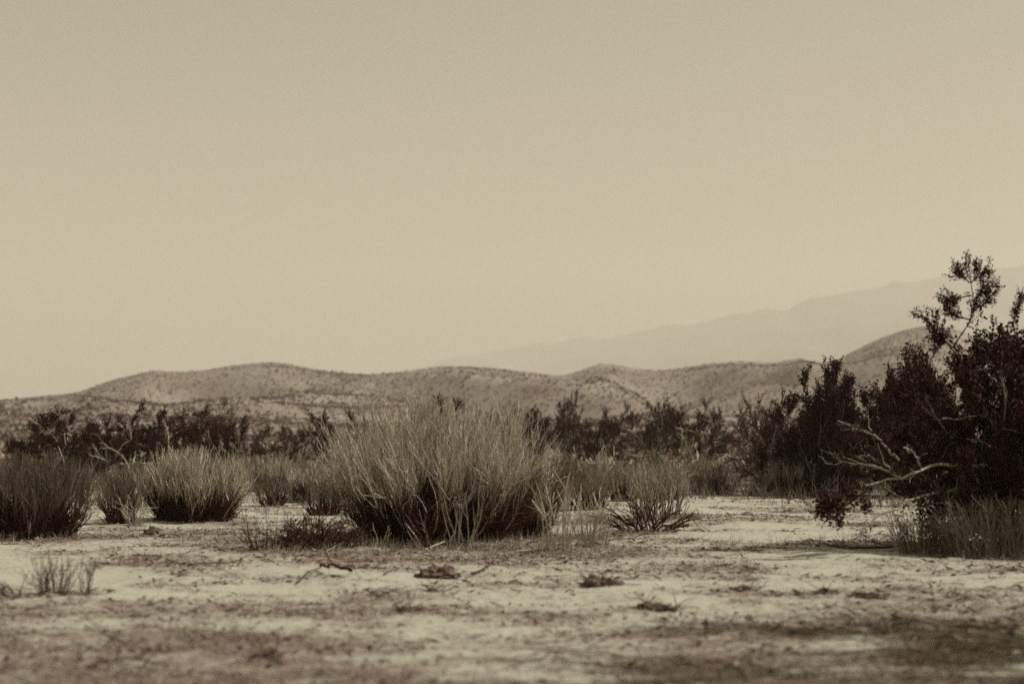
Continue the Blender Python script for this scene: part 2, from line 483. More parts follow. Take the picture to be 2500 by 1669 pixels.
def creosote(x0, x1, ytop, ybase, label, seed, stems=10, l2=8, l3=8, per=22, leaf=0.05, bark='bark', lf='leaf', open_=56, name='creosote_bush', group='dark creosote bushes',
             low=0.14, depth_of=None, tufts=0.17, wood=1.0, leafcut=0.12, extra=None, upc=0.08, front=0):
    rng = np.random.default_rng(seed)
    c, d = foot(x0, x1, ybase)
    W = (x1 - x0) * 0.43593 / FPX * d; H = at(x0, ytop, d)[2] - c[2]
    th = np.arange(stems) * 2.4 + rng.random(stems) * 0.9
    al = R(open_) * np.sqrt(rng.random(stems) * 0.9 + 0.1)
    p = np.stack([np.cos(th), np.sin(th), np.zeros(stems)], 1) * 0.12 * W * rng.random((stems, 1))
    dr = np.stack([np.sin(al) * np.cos(th), np.sin(al) * np.sin(th), np.cos(al)], 1)
    A = grow(p, dr, H * (0.62 + 0.25 * rng.random(stems)), 9, rng, 0.03, 0.20)
    pa, s, dd, t = sprout(A, l2, low, 1.0, 0.7, rng)
    B = grow(s, dd, H * (0.42 - 0.18 * t) * (0.6 + 0.6 * rng.random(len(s))), 6, rng, 0.05, 0.22)
    pb, s, dd, t = sprout(B, l3, 0.40, 1.0, 0.6, rng)
    C = grow(s, dd, H * tufts * (0.4 + 0.7 * rng.random(len(s))), 5, rng, upc, 0.18)
    A, B, C = fit([A, B, C], W, H)
    rootB, rootC = pa, pa[pb]
    bias = rng.random(len(C)) > leafcut
    pc, s, dd, t = sprout(C[bias], per, 0.1, 1.0, 0.8, rng)
    lpos = s + rng.normal(size=s.shape) * leaf * 0.5
    root = thing(name, label, 'bush', c, group)
    k_ = max(d / 30.0, 0.6) ** 0.7 * wood
    for i in range(stems):
        g = Geo()
        g.tube(A[i:i + 1], 0.035 * k_, 0.012 * k_, 5, 0)
        g.tube(B[rootB == i], 0.012 * k_, 0.006 * k_, 3, 0)
        g.tube(C[rootC == i], 0.006 * k_, 0.004 * k_, 3, 1)
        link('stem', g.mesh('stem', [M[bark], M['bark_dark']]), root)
    if front:
        F = grow(np.stack([(rng.random(front) - .5) * W * .6, -W * (.30 + .12 * rng.random(front)), np.full(front, .15 * H)], 1), rng.normal(size=(front, 3)) * [.6, .2, .2] + [0, -.15, .9],
                 H * (.45 + .3 * rng.random(front)), 10, rng, 0.02, 0.32)
        pf, s2, d2, t2 = sprout(F, 4, .3, 1, .7, rng)
        F2 = grow(s2, d2, H * .2 * (.5 + rng.random(len(s2))), 6, rng, .05, .3)
        for i in range(front):
            h = Geo(); h.tube(F[i:i + 1], .026, .010, 5); h.tube(F2[pf == i], .010, .005, 3)
            link('limb', h.mesh('limb', [M['bark_pale']]), root, label='crooked bleached limb')
    g = Geo()
    g.leaves(lpos, dd, leaf * (0.7 + 0.7 * rng.random(len(s))), leaf * (0.45 + 0.35 * rng.random(len(s))), rng)
    if extra is not None: extra(g, root, c, rng)
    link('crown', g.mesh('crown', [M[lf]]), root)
    LITTER_SHADE.append((c[0], c[1], W * 0.45))
    return root

def weeds(x0, x1, ytop, ybase, label, seed, n=14, mat='grass', r=0.006, spread=0.25, curl=0.0, twigs=3, name='dry_weed', cat='weed', group='dry weeds', base=0.7, wig=0.10, per_part=1, vary=0.5, deep=0.5):
    rng = np.random.default_rng(seed)
    c, d = foot(x0, x1, ybase)
    W = (x1 - x0) * 0.43593 / FPX * d; H = at(x0, ytop, d)[2] - c[2]
    off = (rng.random((n, 2)) * 2 - 1) * np.array([W, W * deep]) * 0.5 * base
    p = np.column_stack([off, np.zeros(n)])
    dr = np.column_stack([off / max(W * .5, 1e-3) * spread * 2 + rng.normal(size=(n, 2)) * spread * 0.5, np.ones(n)])
    L = H * (1 - vary + vary * rng.random(n))
    A = grow(p, dr, L, 8, rng, -curl, wig)
    A[..., 2] = np.maximum(A[..., 2], 0.0)
    root = thing(name, label, cat, c, group)
    if twigs:
        pa, s, dd, t = sprout(A, twigs, 0.3, 0.98, 0.5, rng)
        B = grow(s, dd, H * 0.3 * (0.4 + 0.8 * rng.random(len(s))), 4, rng, 0.05 - curl, wig * 1.3)
    k_ = max(d / 22.0, 0.5) ** 0.6
    for i in range(0, n, per_part):
        g = Geo(); g.tube(A[i:i + per_part], r * k_, r * 0.55 * k_, 3)
        if twigs:
            sel = (pa >= i) & (pa < i + per_part); g.tube(B[sel], r * 0.6 * k_, r * 0.35 * k_, 3)
        link('stalk', g.mesh('stalk', [M[mat]]), root)
    LITTER_SHADE.append((c[0], c[1], W * 0.5))
    return root

# ------------------------------------------------------------------ the plants
broom(735, 1275, 918, 1234, 'largest shrub, a tall sunlit fan of fine straw twigs over a dark base', 1, stems=120, l2=10, l3=8, base=0.62, spread=70, understory=32, upb=0.14, palest=0.35, l2r=0.0058, thick=1.0, t0=0.24, uz=0.42, ragged=0.3)
broom(310, 580, 1028, 1194, 'rounded straw-tipped broom shrub on sand in front of a twisted pale trunk', 2, stems=76, l2=10, l3=8, base=0.70, spread=60, understory=26, dark=1.2, palest=0.25)
broom(-90, 215, 1036, 1226, 'brown hazy-tipped broom shrub cut off by the frame edge', 3, stems=80, l2=10, l3=6, base=0.75, spread=55, understory=30, mats=('bark_dark', 'grass_dim', 'dead'), dark=1.2)
broom(560, 690, 1040, 1126, 'small leafy pale mound below the arching dead branches', 4, stems=36, l2=8, l3=5, base=0.8, spread=60, understory=14, mats=('bark', 'straw', 'dead'))
broom(650, 830, 1058, 1146, 'low straw mound tucked against the flank of the largest shrub', 5, stems=44, l2=8, l3=5, base=0.8, spread=55, understory=18)
broom(1244, 1348, 1036, 1126, 'small round brown broom shrub above the bleached stalks', 6, stems=36, l2=9, l3=5, base=0.6, spread=58, understory=22, mats=('bark_dark', 'straw_dim', 'dead'))
broom(1568, 1692, 1058, 1131, 'low brown twiggy shrub alone at the back edge of the clearing', 7, stems=34, l2=8, l3=4, base=0.8, spread=45, understory=20, mats=('bark_dark', 'straw_dim', 'dead'))
broom(1745, 1890, 1052, 1136, 'grey-brown twig shrub in front of the grey leafless bush', 8, stems=40, l2=8, l3=5, base=0.8, spread=50, understory=24, mats=('bark_dark', 'straw_dim', 'dead'))
broom(212, 335, 1075, 1200, 'thin brown leafless shrub in the gap between two broom shrubs', 9, stems=26, l2=7, l3=4, base=0.7, spread=45, understory=10, mats=('bark_dark', 'straw_dim', 'dead'))
broom(1415, 1590, 1048, 1192, 'airy clump of tall pale stems rising behind dark arched stems', 10, stems=32, l2=5, l3=4, base=0.8, spread=26, understory=3, mats=('straw_dim', 'grass', 'dead'), upb=0.10)
broom(1120, 1300, 1058, 1228, 'straw skirt of twigs beside the largest shrub, leaning towards the clearing', 16, stems=50, l2=8, l3=5, base=0.7, spread=50, understory=22, mats=('straw_dim', 'straw_dim', 'dead'), lean=0.25)

creosote(48, 222, 948, 1104, 'dark bush beyond the cut-off broom shrub, pale trunk zigzagging up its face', 21, front=2, bark='bark_pale', per=39, leaf=0.065, stems=10)
creosote(205, 345, 940, 1108, 'dark bush with a crooked bleached trunk, above the thin leafless shrub', 122, front=2, bark='bark_pale', per=33, leaf=0.06)
creosote(320, 452, 948, 1106, 'dark bush with twisted pale limbs directly behind the rounded broom shrub', 23, front=3, bark='bark_pale', per=30, leaf=0.06, stems=9)
creosote(425, 578, 945, 1100, 'dark bush that ends the row beside the arching dead branches', 24, front=3, bark='bark', per=33, leaf=0.06)
creosote(425, 560, 915, 1082, 'sparse thin-crowned bush showing above the row of dark bushes', 25, per=6, leaf=0.06, stems=8, wood=0.8, leafcut=0.4, lf='leaf_mid')
creosote(590, 735, 978, 1078, 'low dark bush under the arching dead branches', 26, per=16, leaf=0.06, bark='bark_pale', open_=60, lf='leaf')
creosote(708, 850, 948, 1078, 'blocky dark bush half hidden by the edge of the largest shrub', 27, per=30, leaf=0.07)
creosote(1120, 1262, 938, 1078, 'dark bush peeping through the thin top of the largest shrub', 28, per=24, leaf=0.07)
creosote(1255, 1345, 902, 1070, 'narrow upright bush, wispy top, just past the largest shrub', 29, per=12, leaf=0.07, open_=25, lf='leaf_mid')
creosote(1310, 1455, 935, 1072, 'wide dark bush above the small round brown broom shrub', 30, front=1, per=26, leaf=0.07)
creosote(1450, 1560, 918, 1074, 'open-crowned bush with pale stems, behind the airy clump of tall stems', 31, front=3, per=12, leaf=0.07, bark='bark_pale', open_=32)
creosote(1530, 1690, 928, 1076, 'dark bush with spiky top and two pale curved stems at its edge', 32, front=3, per=24, leaf=0.07, bark='bark_pale')
creosote(1405, 1640, 985, 1066, 'low dark bush filling the gap between taller bushes', 33, front=2, per=24, leaf=0.07, open_=60)
creosote(1680, 1830, 915, 1112, 'grey half-leafless bush between the clearing and the darkest bushes', 34, front=3, per=15, leaf=0.05, lf='leaf_mid', l3=10, stems=14, open_=38, leafcut=0.3)
creosote(1705, 1890, 990, 1126, 'low rounded twiggy bush at the foot of the black-leaved bush with knobbly tufts', 38, per=14, leaf=0.05, lf='leaf_mid', l3=9, stems=14, open_=65, low=.05)
creosote(1792, 1972, 848, 1136, 'black-leaved bush with knobbly upright tufts, next to the grey half-leafless bush', 35, upc=0.16, per=34, leaf=0.062, stems=18, low=0.04, l2=10, l3=9)
creosote(1935, 2215, 835, 1138, 'broad black-leaved bush behind the bleached horizontal limb', 36, upc=0.16, per=36, leaf=0.066, stems=22, low=0.04, l2=10, l3=9)

# big bush at the picture's edge with its bleached limbs
def px25(pts, d0, d1):
    n = len(pts)
    return np.array([at(a * 0.9396, b * 0.9396, d0 + (d1 - d0) * i / (n - 1)) for i, (a, b) in enumerate(pts)])

def resample(p, k):
    s = np.concatenate([[0], np.cumsum(np.linalg.norm(np.diff(p, axis=0), axis=1))])
    t = np.linspace(0, s[-1], k)
    return np.stack([np.interp(t, s, p[:, j]) for j in range(3)], 1)

LIMBS = [
    ([(2560, 1150), (2450, 1136), (2340, 1136), (2290, 1132), (2262, 1140), (2235, 1155), (2205, 1165), (2160, 1171), (2110, 1184)], 18.4, 17.4, .035, .010, 'bark_pale', 26),
    ([(2200, 1165), (2165, 1148), (2148, 1141), (2124, 1134), (2088, 1133), (2074, 1130), (2058, 1126), (2043, 1133), (2018, 1130), (1998, 1112)], 17.6, 18.2, .017, .006, 'bark_pale', 26),
    ([(2185, 1157), (2174, 1140), (2156, 1126)], 17.6, 17.5, .014, .006, 'bark_pale', 8),
    ([(2248, 1140), (2240, 1118), (2225, 1100), (2205, 1091)], 17.7, 17.3, .016, .007, 'bark_pale', 10),
    ([(2195, 1122), (2160, 1088), (2150, 1072), (2130, 1060), (2100, 1048), (2080, 1042), (2045, 1026)], 18.2, 17.8, .015, .005, 'bark_pale', 18),
    ([(2124, 1057), (2123, 1035), (2119, 1013)], 18.0, 17.9, .009, .004, 'bark_pale', 7),
    ([(2122, 1056), (2105, 1046), (2085, 1038)], 18.0, 18.2, .008, .003, 'bark_pale', 7),
    ([(2142, 1122), (2122, 1112), (2100, 1113), (2083, 1115)], 18.0, 18.0, .008, .003, 'bark_pale', 9),
    ([(2122, 1112), (2112, 1104), (2104, 1099)], 18.0, 18.0, .005, .003, 'bark_pale', 6),
    ([(2058, 1127), (2040, 1116), (2022, 1101)], 18.1, 18.0, .007, .003, 'bark_pale', 7),
    ([(2420, 1190), (2330, 1196), (2270, 1208), (2213, 1220), (2190, 1240), (2150, 1254), (2120, 1276), (2090, 1312)], 18.6, 16.6, .030, .007, 'bark', 22),
    ([(2212, 1222), (2175, 1200), (2150, 1185), (2128, 1172)], 17.9, 17.6, .013, .005, 'bark', 10),
    ([(2152, 1254), (2110, 1245), (2070, 1255), (2040, 1275), (2052, 1312)], 17.3, 16.6, .010, .004, 'bark', 14),
    ([(2470, 1080), (2440, 1040), (2400, 1010), (2345, 1022), (2300, 1020)], 18.6, 17.8, .018, .006, 'bark', 14),
    ([(2520, 1090), (2478, 1030), (2455, 960), (2440, 905), (2410, 870)], 18.4, 17.8, .020, .008, 'bark', 14),
    ([(2520, 1140), (2470, 1108), (2430, 1090), (2390, 1075)], 18.4, 17.6, .014, .005, 'bark', 10),
]
def big_extra(g, root, c, rng):
    for pts, d0, d1, r0, r1, mt, k in LIMBS:
        p = resample(px25(pts, d0, d1), k) - c
        p[1:-1] += rng.normal(size=(k - 2, 3)) * 0.008
        h = Geo(); h.tube(p, r0, r1, 6)
        tw = []
        pa, s, dd, t = sprout(p[None], max(4, k // 3), 0.25, 1.0, 0.7, rng)
        T = grow(s, dd, 0.10 + 0.18 * rng.random(len(s)), 5, rng, 0.04, 0.22)
        h.tube(T, r1 * 0.7, r1 * 0.35, 3)
        link('limb', h.mesh('limb', [M[mt]], True), root, **({'label': 'bleached bare limb'} if mt == 'bark_pale' else {}))
    for k in range(26):
        ln_ = LIMBS[rng.integers(0, 11)]; p = resample(px25(ln_[0], ln_[1], ln_[2]), 30) - c
        q = p[rng.integers(6, 30)] + rng.normal(size=3) * [.10, .06, .09] - [0, .08, 0]
        m_ = rng.integers(18, 60); qq = q + rng.normal(size=(m_, 3)) * [.06, .05, .05]
        g.leaves(qq, unit(rng.normal(size=(m_, 3)) + [0, 0, .5]), 0.025 + 0.025 * rng.random(m_), 0.014 + 0.012 * rng.random(m_), rng)
    # leaf clumps: the hanging cluster low down and the lead sprigs that stand above the crown
    cl = [(2018, 1222, 17.0, .16, 420), (2045, 1240, 17.0, .14, 300), (2010, 1250, 17.0, .09, 140), (2112, 1234, 17.2, .07, 110), (2075, 1205, 17.4, .14, 260), (2050, 1275, 16.8, .05, 60)]
    for a, b, dd, r_, k in cl:
        q = at(a * .9396, b * .9396, dd) - c + rng.normal(size=(k, 3)) * r_ * 0.55
        d_ = unit(rng.normal(size=(k, 3)))
        g.leaves(q, d_, 0.035 + 0.03 * rng.random(k), 0.025 + 0.015 * rng.random(k), rng)
    lead = [[(2330, 840), (2365, 790), (2378, 740), (2372, 700), (2366, 655)], [(2370, 780), (2330, 770), (2310, 745)], [(2376, 760), (2410, 735), (2425, 715)], [(2368, 690), (2340, 665)],
            [(2370, 690), (2395, 665)], [(2372, 720), (2345, 725), (2325, 735)], [(2300, 830), (2275, 790), (2255, 775)], [(2320, 840), (2290, 830), (2280, 810)], [(2270, 880), (2290, 850), (2300, 815)], [(2470, 800), (2490, 740), (2498, 700)],
            [(2376, 735), (2400, 705), (2412, 690)]]
    for pts in lead:
        p = resample(px25(pts, 18.3, 18.3), 10) - c
        h = Geo(); h.tube(p, .010, .005, 4)
        pa, s, dd, t = sprout(p[None], 12, 0.15, 1.0, 0.6, rng)
        T = grow(s, dd, 0.14 + 0.16 * rng.random(len(s)), 5, rng, 0.15, 0.15)
        h.tube(T, .005, .003, 3)
        link('lead_shoot', h.mesh('lead_shoot', [M['bark_dark']]), root)
        pa, s, dd, t = sprout(T, 30, 0.1, 1.0, 0.8, rng)
        g.leaves(s + rng.normal(size=s.shape) * .02, dd, .028 + .02 * rng.random(len(s)), .014 + .010 * rng.random(len(s)), rng)

creosote(2100, 2590, 766, 1256, 'biggest and tallest dark bush, at the picture edge, with bleached limbs reaching out', 37, per=38, leaf=0.055, stems=28, low=0.10, l2=10, l3=9, open_=58, tufts=0.14, extra=big_extra, name='creosote_bush')

# dead arching branches beside the low dark bush
rng = np.random.default_rng(77)
c, d = foot(560, 730, 1066)
root = thing('dead_branch_pile', 'pile of long pale dead branches arching over the low dark bush', 'dead branches', c)
for pts in ([(548, 1046), (600, 1005), (640, 985), (672, 962)], [(550, 1044), (610, 1018), (670, 1016), (740, 1028)], [(560, 1046), (640, 1032), (700, 1022), (738, 1042)],
            [(556, 1040), (620, 1002), (690, 990), (730, 1000)], [(548, 1052), (590, 1030), (650, 1024)], [(570, 1030), (600, 1010), (650, 1004), (690, 1012)], [(600, 1006), (640, 1000), (670, 1005)]):
    p = resample(np.array([at(a, b, d - 1.2 - 0.6 * rng.random()) for a, b in pts]), 12) - c
    p[1:-1] += rng.normal(size=(10, 3)) * 0.03
    g = Geo(); g.tube(p, .028, .010, 5)
    pa, s, dd, t = sprout(p[None], 9, 0.2, 1.0, 0.5, rng)
    g.tube(grow(s, dd, .3 + .5 * rng.random(len(s)), 5, rng, 0.02, 0.2), .011, .006, 3)
    link('branch', g.mesh('branch', [M['bark_pale']]), root)

# yuccas
def yucca(px, ytop, ybase_, depth, label, heads, hw, seed, ln):
    rng = np.random.default_rng(seed)
    c = at(px, ybase_, depth)
    base_z = float(hill_height(np.array(c[0]), np.array(depth))) if depth > 70 else 0.0
    base_z = max(base_z, 0.0)
    c = np.array([c[0], depth, base_z - 0.05])
    root = thing('yucca', label, 'yucca', c, 'yuccas')
    bl = Geo()
    P = 5; w = np.array([0.7, 1.0, 0.85, 0.5, 0.04]) * ln * 0.055
    cp = np.stack([np.zeros(P), np.linspace(0, ln, P), -0.05 * ln * np.linspace(0, 1, P) ** 2], 1)
    v = []
    for i in range(P): v += [cp[i] + [-w[i], 0, w[i] * .5], cp[i] + [0, 0, -w[i] * .25], cp[i] + [w[i], 0, w[i] * .5]]
    q = []
    for i in range(P - 1):
        for j in range(2): q.append((i * 3 + j, i * 3 + j + 1, i * 3 + 4 + j, i * 3 + 3 + j))
    bl.add(v, q); me = bl.mesh('leaf', [M['leaf']])
    for hx_, hz_ in heads:
        top = np.array([hx_, 0, hz_])
        g = Geo(); g.tube(resample(np.array([[hx_ * .3, 0, 0], [hx_ * .7, 0, hz_ * .5], top]), 6), .10, .08, 6)
        link('trunk', g.mesh('trunk', [M['bark_dark']]), root)
        for k in range(42):
            o = link('leaf', me, root)
            o.location = top + rng.normal(size=3) * 0.04
            dv = unit(rng.normal(size=3) * [1, 1, .6] + [0, 0, hw])
            o.rotation_euler = Vector(dv).to_track_quat('Y', 'Z').to_euler()
yucca(1003, 915, 1080, 42, 'spiky yucca rising dark through the crest of the largest shrub', [(0.05, 1.75), (-0.55, 1.65), (-0.2, 1.8)], 2.2, 41, 0.85)
yucca(1027, 890, 960, 60, 'distant dark two-headed yucca on the pale slope above the largest shrub', [(-0.35, 2.95), (0.4, 2.8)], 1.0, 42, 0.62)

# weeds, dead stalks
broom(1296, 1402, 1088, 1168, 'low dull tuft between the bleached stalks and the Y-forked dry plant', 11, stems=22, l2=7, l3=4, base=0.8, spread=45, understory=10, mats=('bark_dark', 'straw_dim', 'dead'))
broom(1385, 1470, 1070, 1150, 'low dull tuft just beyond the dark arched stems', 12, stems=20, l2=7, l3=4, base=0.8, spread=45, understory=10, mats=('bark_dark', 'straw_dim', 'dead'))
broom(1490, 1580, 1078, 1146, 'small dull shrub behind the airy clump, next to the low brown twiggy shrub', 13, stems=20, l2=7, l3=4, base=0.8, spread=45, understory=12, mats=('bark_dark', 'straw_dim', 'dead'))
broom(578, 672, 1090, 1158, 'knee-high brown tuft at the edge of the sand gap, below the leafy pale mound', 14, stems=20, l2=6, l3=4, base=0.8, spread=45, understory=8, mats=('bark_dark', 'straw_dim', 'dead'))
broom(690, 800, 1098, 1176, 'dull low shrub between the sand gap and the largest shrub', 15, stems=24, l2=7, l3=4, base=0.8, spread=48, understory=12, mats=('bark_dark', 'straw_dim', 'dead'))
broom(224, 318, 1062, 1150, 'dull shrub standing under the dark row, behind the thin leafless shrub', 17, stems=22, l2=7, l3=4, base=0.8, spread=45, understory=14, mats=('bark_dark', 'straw_dim', 'dead'))
weeds(1240, 1315, 1085, 1256, 'bleached upright dead stalks standing where the largest shrub ends', 51, n=20, r=.010, spread=.14, twigs=3)
weeds(1312, 1400, 1118, 1246, 'thin pale weed stalks between bleached stalks and dark arched stems', 52, n=34, r=.008, spread=.2, twigs=3)
weeds(1028, 1090, 1106, 1249, 'cluster of pale dead stalks against the dark foot of the largest shrub', 53, n=9, r=.012, spread=.12, twigs=2)
weeds(972, 1020, 1150, 1248, 'two slanting pale stalks at the shaded foot of the largest shrub', 54, n=3, r=.012, spread=.2, twigs=1)
weeds(855, 900, 1165, 1250, 'pale forked stalks on the shaded side of the largest shrub', 55, n=3, r=.011, spread=.15, twigs=3)
weeds(1335, 1405, 1010, 1112, 'pale Y-forked dry plant standing behind the bleached stalks', 56, n=7, r=.010, spread=.35, twigs=5)
weeds(1374, 1590, 1128, 1214, 'dark arched stems bowing to the sand at the clearing edge', 57, n=34, mat='dead', r=.018, spread=.9, curl=.13, twigs=2, cat='dead shrub', name='arched_dead_shrub', base=.5, wig=.08)
weeds(640, 815, 1160, 1258, 'tangled dark dead shrub crouching beside the largest shrub', 58, n=110, mat='dead', r=.010, spread=.6, curl=.09, twigs=5, cat='dead shrub', name='tangled_dead_shrub', base=.75, wig=.18)
weeds(545, 690, 1150, 1264, 'sparse wiry dark stems on open sand next to the tangled dead shrub', 59, n=26, mat='dead', r=.006, spread=.4, curl=.03, twigs=3, base=.6, wig=.12)
weeds(-20, 95, 1290, 1378, 'hooped thin stems at the picture edge below the cut-off broom shrub', 60, n=22, mat='dead', r=.007, spread=.7, curl=.10, twigs=2)
weeds(85, 160, 1262, 1366, 'upright brown weed in the bare sand below the cut-off broom shrub', 61, n=44, mat='grass_dim', r=.006, spread=.2, twigs=3)
weeds(180, 212, 1272, 1362, 'slim lone brown weed beside the upright brown weed', 62, n=14, mat='grass_dim', r=.006, spread=.15, twigs=2)
weeds(284, 336, 1128, 1204, 'pale grass clump at the flank of the rounded broom shrub', 63, n=34, mat='grass', r=.005, spread=.25, twigs=2)
weeds(2060, 2200, 1160, 1268, 'brown dry grass clump under the reaching bleached limbs', 64, n=170, mat='grass_dim', r=.0065, spread=.2, twigs=2, name='grass_clump', cat='grass clump', group='grass under the biggest bush', base=.95)
weeds(2180, 2420, 1130, 1276, 'tall brown dry grass under the biggest dark bush', 65, n=280, mat='grass_dim', r=.0065, spread=.18, twigs=2, name='grass_clump', cat='grass clump', group='grass under the biggest bush', base=.95)
weeds(2300, 2335, 1175, 1262, 'pale V-shaped stalks in front of the tall brown grass', 66, n=5, mat='grass', r=.007, spread=.25, twigs=1)
weeds(700, 745, 1140, 1200, 'small wiry weed on the sand gap beyond the tangled dead shrub', 67, n=12, mat='dead', r=.005, spread=.4, twigs=2)
weeds(1690, 1712, 1265, 1330, 'lone pale thin stalk on the bright open sand', 68, n=2, r=.004, spread=.15, twigs=2)

# the bush outside the frame whose shade lies across the near sand
def outside(x, y, h, w, label, seed):
    rng = np.random.default_rng(seed)
    stems = 10
    th = np.arange(stems) * 2.4; al = R(36) * np.sqrt(rng.random(stems))
    A = grow(np.zeros((stems, 3)), np.stack([np.sin(al) * np.cos(th), np.sin(al) * np.sin(th), np.cos(al)], 1), h * .75 * np.ones(stems), 8, rng, .03, .18)
    pa, s, dd, t = sprout(A, 8, .3, 1, .7, rng); B = grow(s, dd, h * .3 * (.5 + .7 * rng.random(len(s))), 6, rng, .1, .2)
    pb, s, dd, t = sprout(B, 8, .2, 1, .5, rng); C = grow(s, dd, h * .16 * (.5 + .7 * rng.random(len(s))), 5, rng, .2, .14)
    A, B, C = fit([A, B, C], w, h)
    root = thing('creosote_bush', label, 'bush', (x, y, -0.02), 'dark creosote bushes')
    for i in range(stems):
        g = Geo(); g.tube(A[i:i + 1], .035, .012, 5); g.tube(B[pa == i], .012, .006, 3); g.tube(C[pa[pb] == i], .006, .004, 3)
        link('stem', g.mesh('stem', [M['bark']]), root)
    LITTER_SHADE.append((x - h * .62, y, h * .5))  # litter tone laid along the cast shadow to tint its shade reddish
    pc, s, dd, t = sprout(C, 26, .1, 1, .8, rng)
    g = Geo(); g.leaves(s, dd, .05 + .03 * rng.random(len(s)), .03 + .02 * rng.random(len(s)), rng)
    link('crown', g.mesh('crown', [M['leaf']]), root)
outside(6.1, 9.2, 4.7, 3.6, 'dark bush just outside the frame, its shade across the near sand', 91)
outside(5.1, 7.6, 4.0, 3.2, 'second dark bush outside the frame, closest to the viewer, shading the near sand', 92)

# ------------------------------------------------------------------ sticks, clods, stones on the sand
def gz_at(x, y): return float(micro(np.array(x), np.array(y)))
def stick(pts, label, r=.015, mat='dead', twigs=3, seed=0, lift=.03):
    rng = np.random.default_rng(seed + 900)
    P = []
    for a, b in pts:
        d_ = gdepth(b); q = at(a, b, d_); P.append([q[0], q[1], gz_at(q[0], q[1]) + lift * (0.5 + rng.random())])
    P = np.array(P); c = P.mean(0); c[2] = P[:, 2].min() - lift * .5
    p = resample(P, 10) - c; p[1:-1] += rng.normal(size=(8, 3)) * r * .5
    o_g = Geo(); o_g.tube(p, r, r * .45, 5)
    pa, s, dd, t = sprout(p[None], twigs, .3, .95, .6, rng)
    dd[:, 2] = np.abs(dd[:, 2]) * .5
    o_g.tube(grow(s, dd, .12 + .2 * rng.random(len(s)), 4, rng, 0, .15), r * .45, r * .25, 3)
    o = link('dead_stick', o_g.mesh('dead_stick', [M[mat]]), None, label=label, category='stick', group='dead sticks on the sand')
    o.location = c
stick([(805, 1328), (770, 1322), (733, 1308)], 'thick dark stick, bent end raised, on bright sand before the tangled shrub', .022, seed=1, lift=.06)
stick([(680, 1338), (710, 1322), (748, 1300)], 'long thin dark stick crossing the thick bent stick', .010, seed=2)
stick([(1082, 1322), (1110, 1316), (1132, 1304)], 'curved dark stick with an upturned fork on the sand', .014, seed=3, lift=.05)
stick([(880, 1325), (905, 1314), (922, 1305)], 'short faint stick midway between the bent stick and the dark clod', .008, seed=4)
stick([(200, 1558), (250, 1535), (310, 1522), (375, 1532)], 'arched dead branch at the very bottom of the picture', .012, seed=5, lift=.05, twigs=6)
stick([(2182, 1368), (2230, 1380), (2282, 1394)], 'straight pale stick on shaded sand past the biggest bush', .010, mat='bark_pale', seed=6)
stick([(1568, 1206), (1595, 1196), (1622, 1210)], 'small dark hooped root just beyond the arched stems', .012, seed=7, lift=.10)
stick([(1805, 1148), (1825, 1146), (1845, 1152)], 'short dark stick lying on the far bright sand', .025, seed=8, lift=.05)
stick([(1180, 1262), (1250, 1256), (1310, 1250)], 'long bleached stick along the foot of the bleached stalks', .010, mat='bark_pale', seed=9)
stick([(985, 1262), (1035, 1246), (1090, 1240)], 'bleached root sprawling from the foot of the largest shrub', .013, mat='bark_pale', seed=10, lift=.05, twigs=6)
stick([(380, 1290), (420, 1302), (500, 1300), (560, 1290)], 'long thin curved twig on sand before the wiry stems', .008, seed=11)
stick([(2050, 1262), (1960, 1258), (1890, 1250)], 'dark dead branch lying in the shade strip under the bleached limbs', .018, seed=12, twigs=8)

def lump(px, py, w, h, label, mat, name, cat, group, seed):
    rng = np.random.default_rng(seed + 400)
    d_ = gdepth(py); q = at(px, py, d_); z0 = gz_at(q[0], q[1])
    u = np.linspace(0, 2 * math.pi, 33)[:-1]; v = np.linspace(0.02, math.pi / 2 + .35, 12)
    U, V = np.meshgrid(u, v)
    nx, ny, nz = np.sin(V) * np.cos(U), np.sin(V) * np.sin(U), np.cos(V)
    w, h = w * .62, h * .8
    k = 1 + 0.5 * fbm(nx * 1.6 + seed * 3.7, ny * 1.6 + nz * 1.3, 3, seed) + 0.55 * fbm(nx * 5 + seed, ny * 5 + nz * 4, 3, seed + 50)
    P = np.stack([nx * k * w * .5, ny * k * w * .42, nz * k * h], -1)
    g = Geo(); idx = np.arange(12 * 32).reshape(12, 32)
    g.add(P.reshape(-1, 3), np.stack([idx[:-1], idx[1:], np.roll(idx, -1, 1)[1:], np.roll(idx, -1, 1)[:-1]], -1).reshape(-1, 4))
    g.add(P[0, ::8], [(0, 1, 2, 3)])
    if name == 'earth_clod':
        k2 = 26; a2 = rng.random(k2) * 2 * math.pi; r2 = np.sqrt(rng.random(k2)) * 0.75
        st = np.stack([np.cos(a2) * r2 * w, np.sin(a2) * r2 * w * .6, np.maximum(1 - r2 * 1.4, 0) * h * .7], 1)
        g.tube(grow(st, rng.normal(size=(k2, 3)) * [1, 1, .25], .10 + .14 * rng.random(k2), 4, rng, .02, .2), .006, .003, 3)
    o = link(name, g.mesh(name, [M[mat]]), None, label=label, category=cat, group=group)
    o.location = (q[0], q[1], z0)
lump(1005, 1326, .62, .14, 'peaked dark clod on bright sand between two sticks', 'clod', 'earth_clod', 'clod', 'dark clods on the sand', 1)
lump(1376, 1348, .46, .11, 'dark clod alone on the brightest sand below the dark arched stems', 'clod', 'earth_clod', 'clod', 'dark clods on the sand', 2)
lump(992, 1356, .18, .05, 'tiny dark clod just below the peaked clod', 'clod', 'earth_clod', 'clod', 'dark clods on the sand', 3)
lump(925, 1396, .16, .06, 'small dark clod isolated on pale sand below the sticks', 'clod', 'earth_clod', 'clod', 'dark clods on the sand', 4)
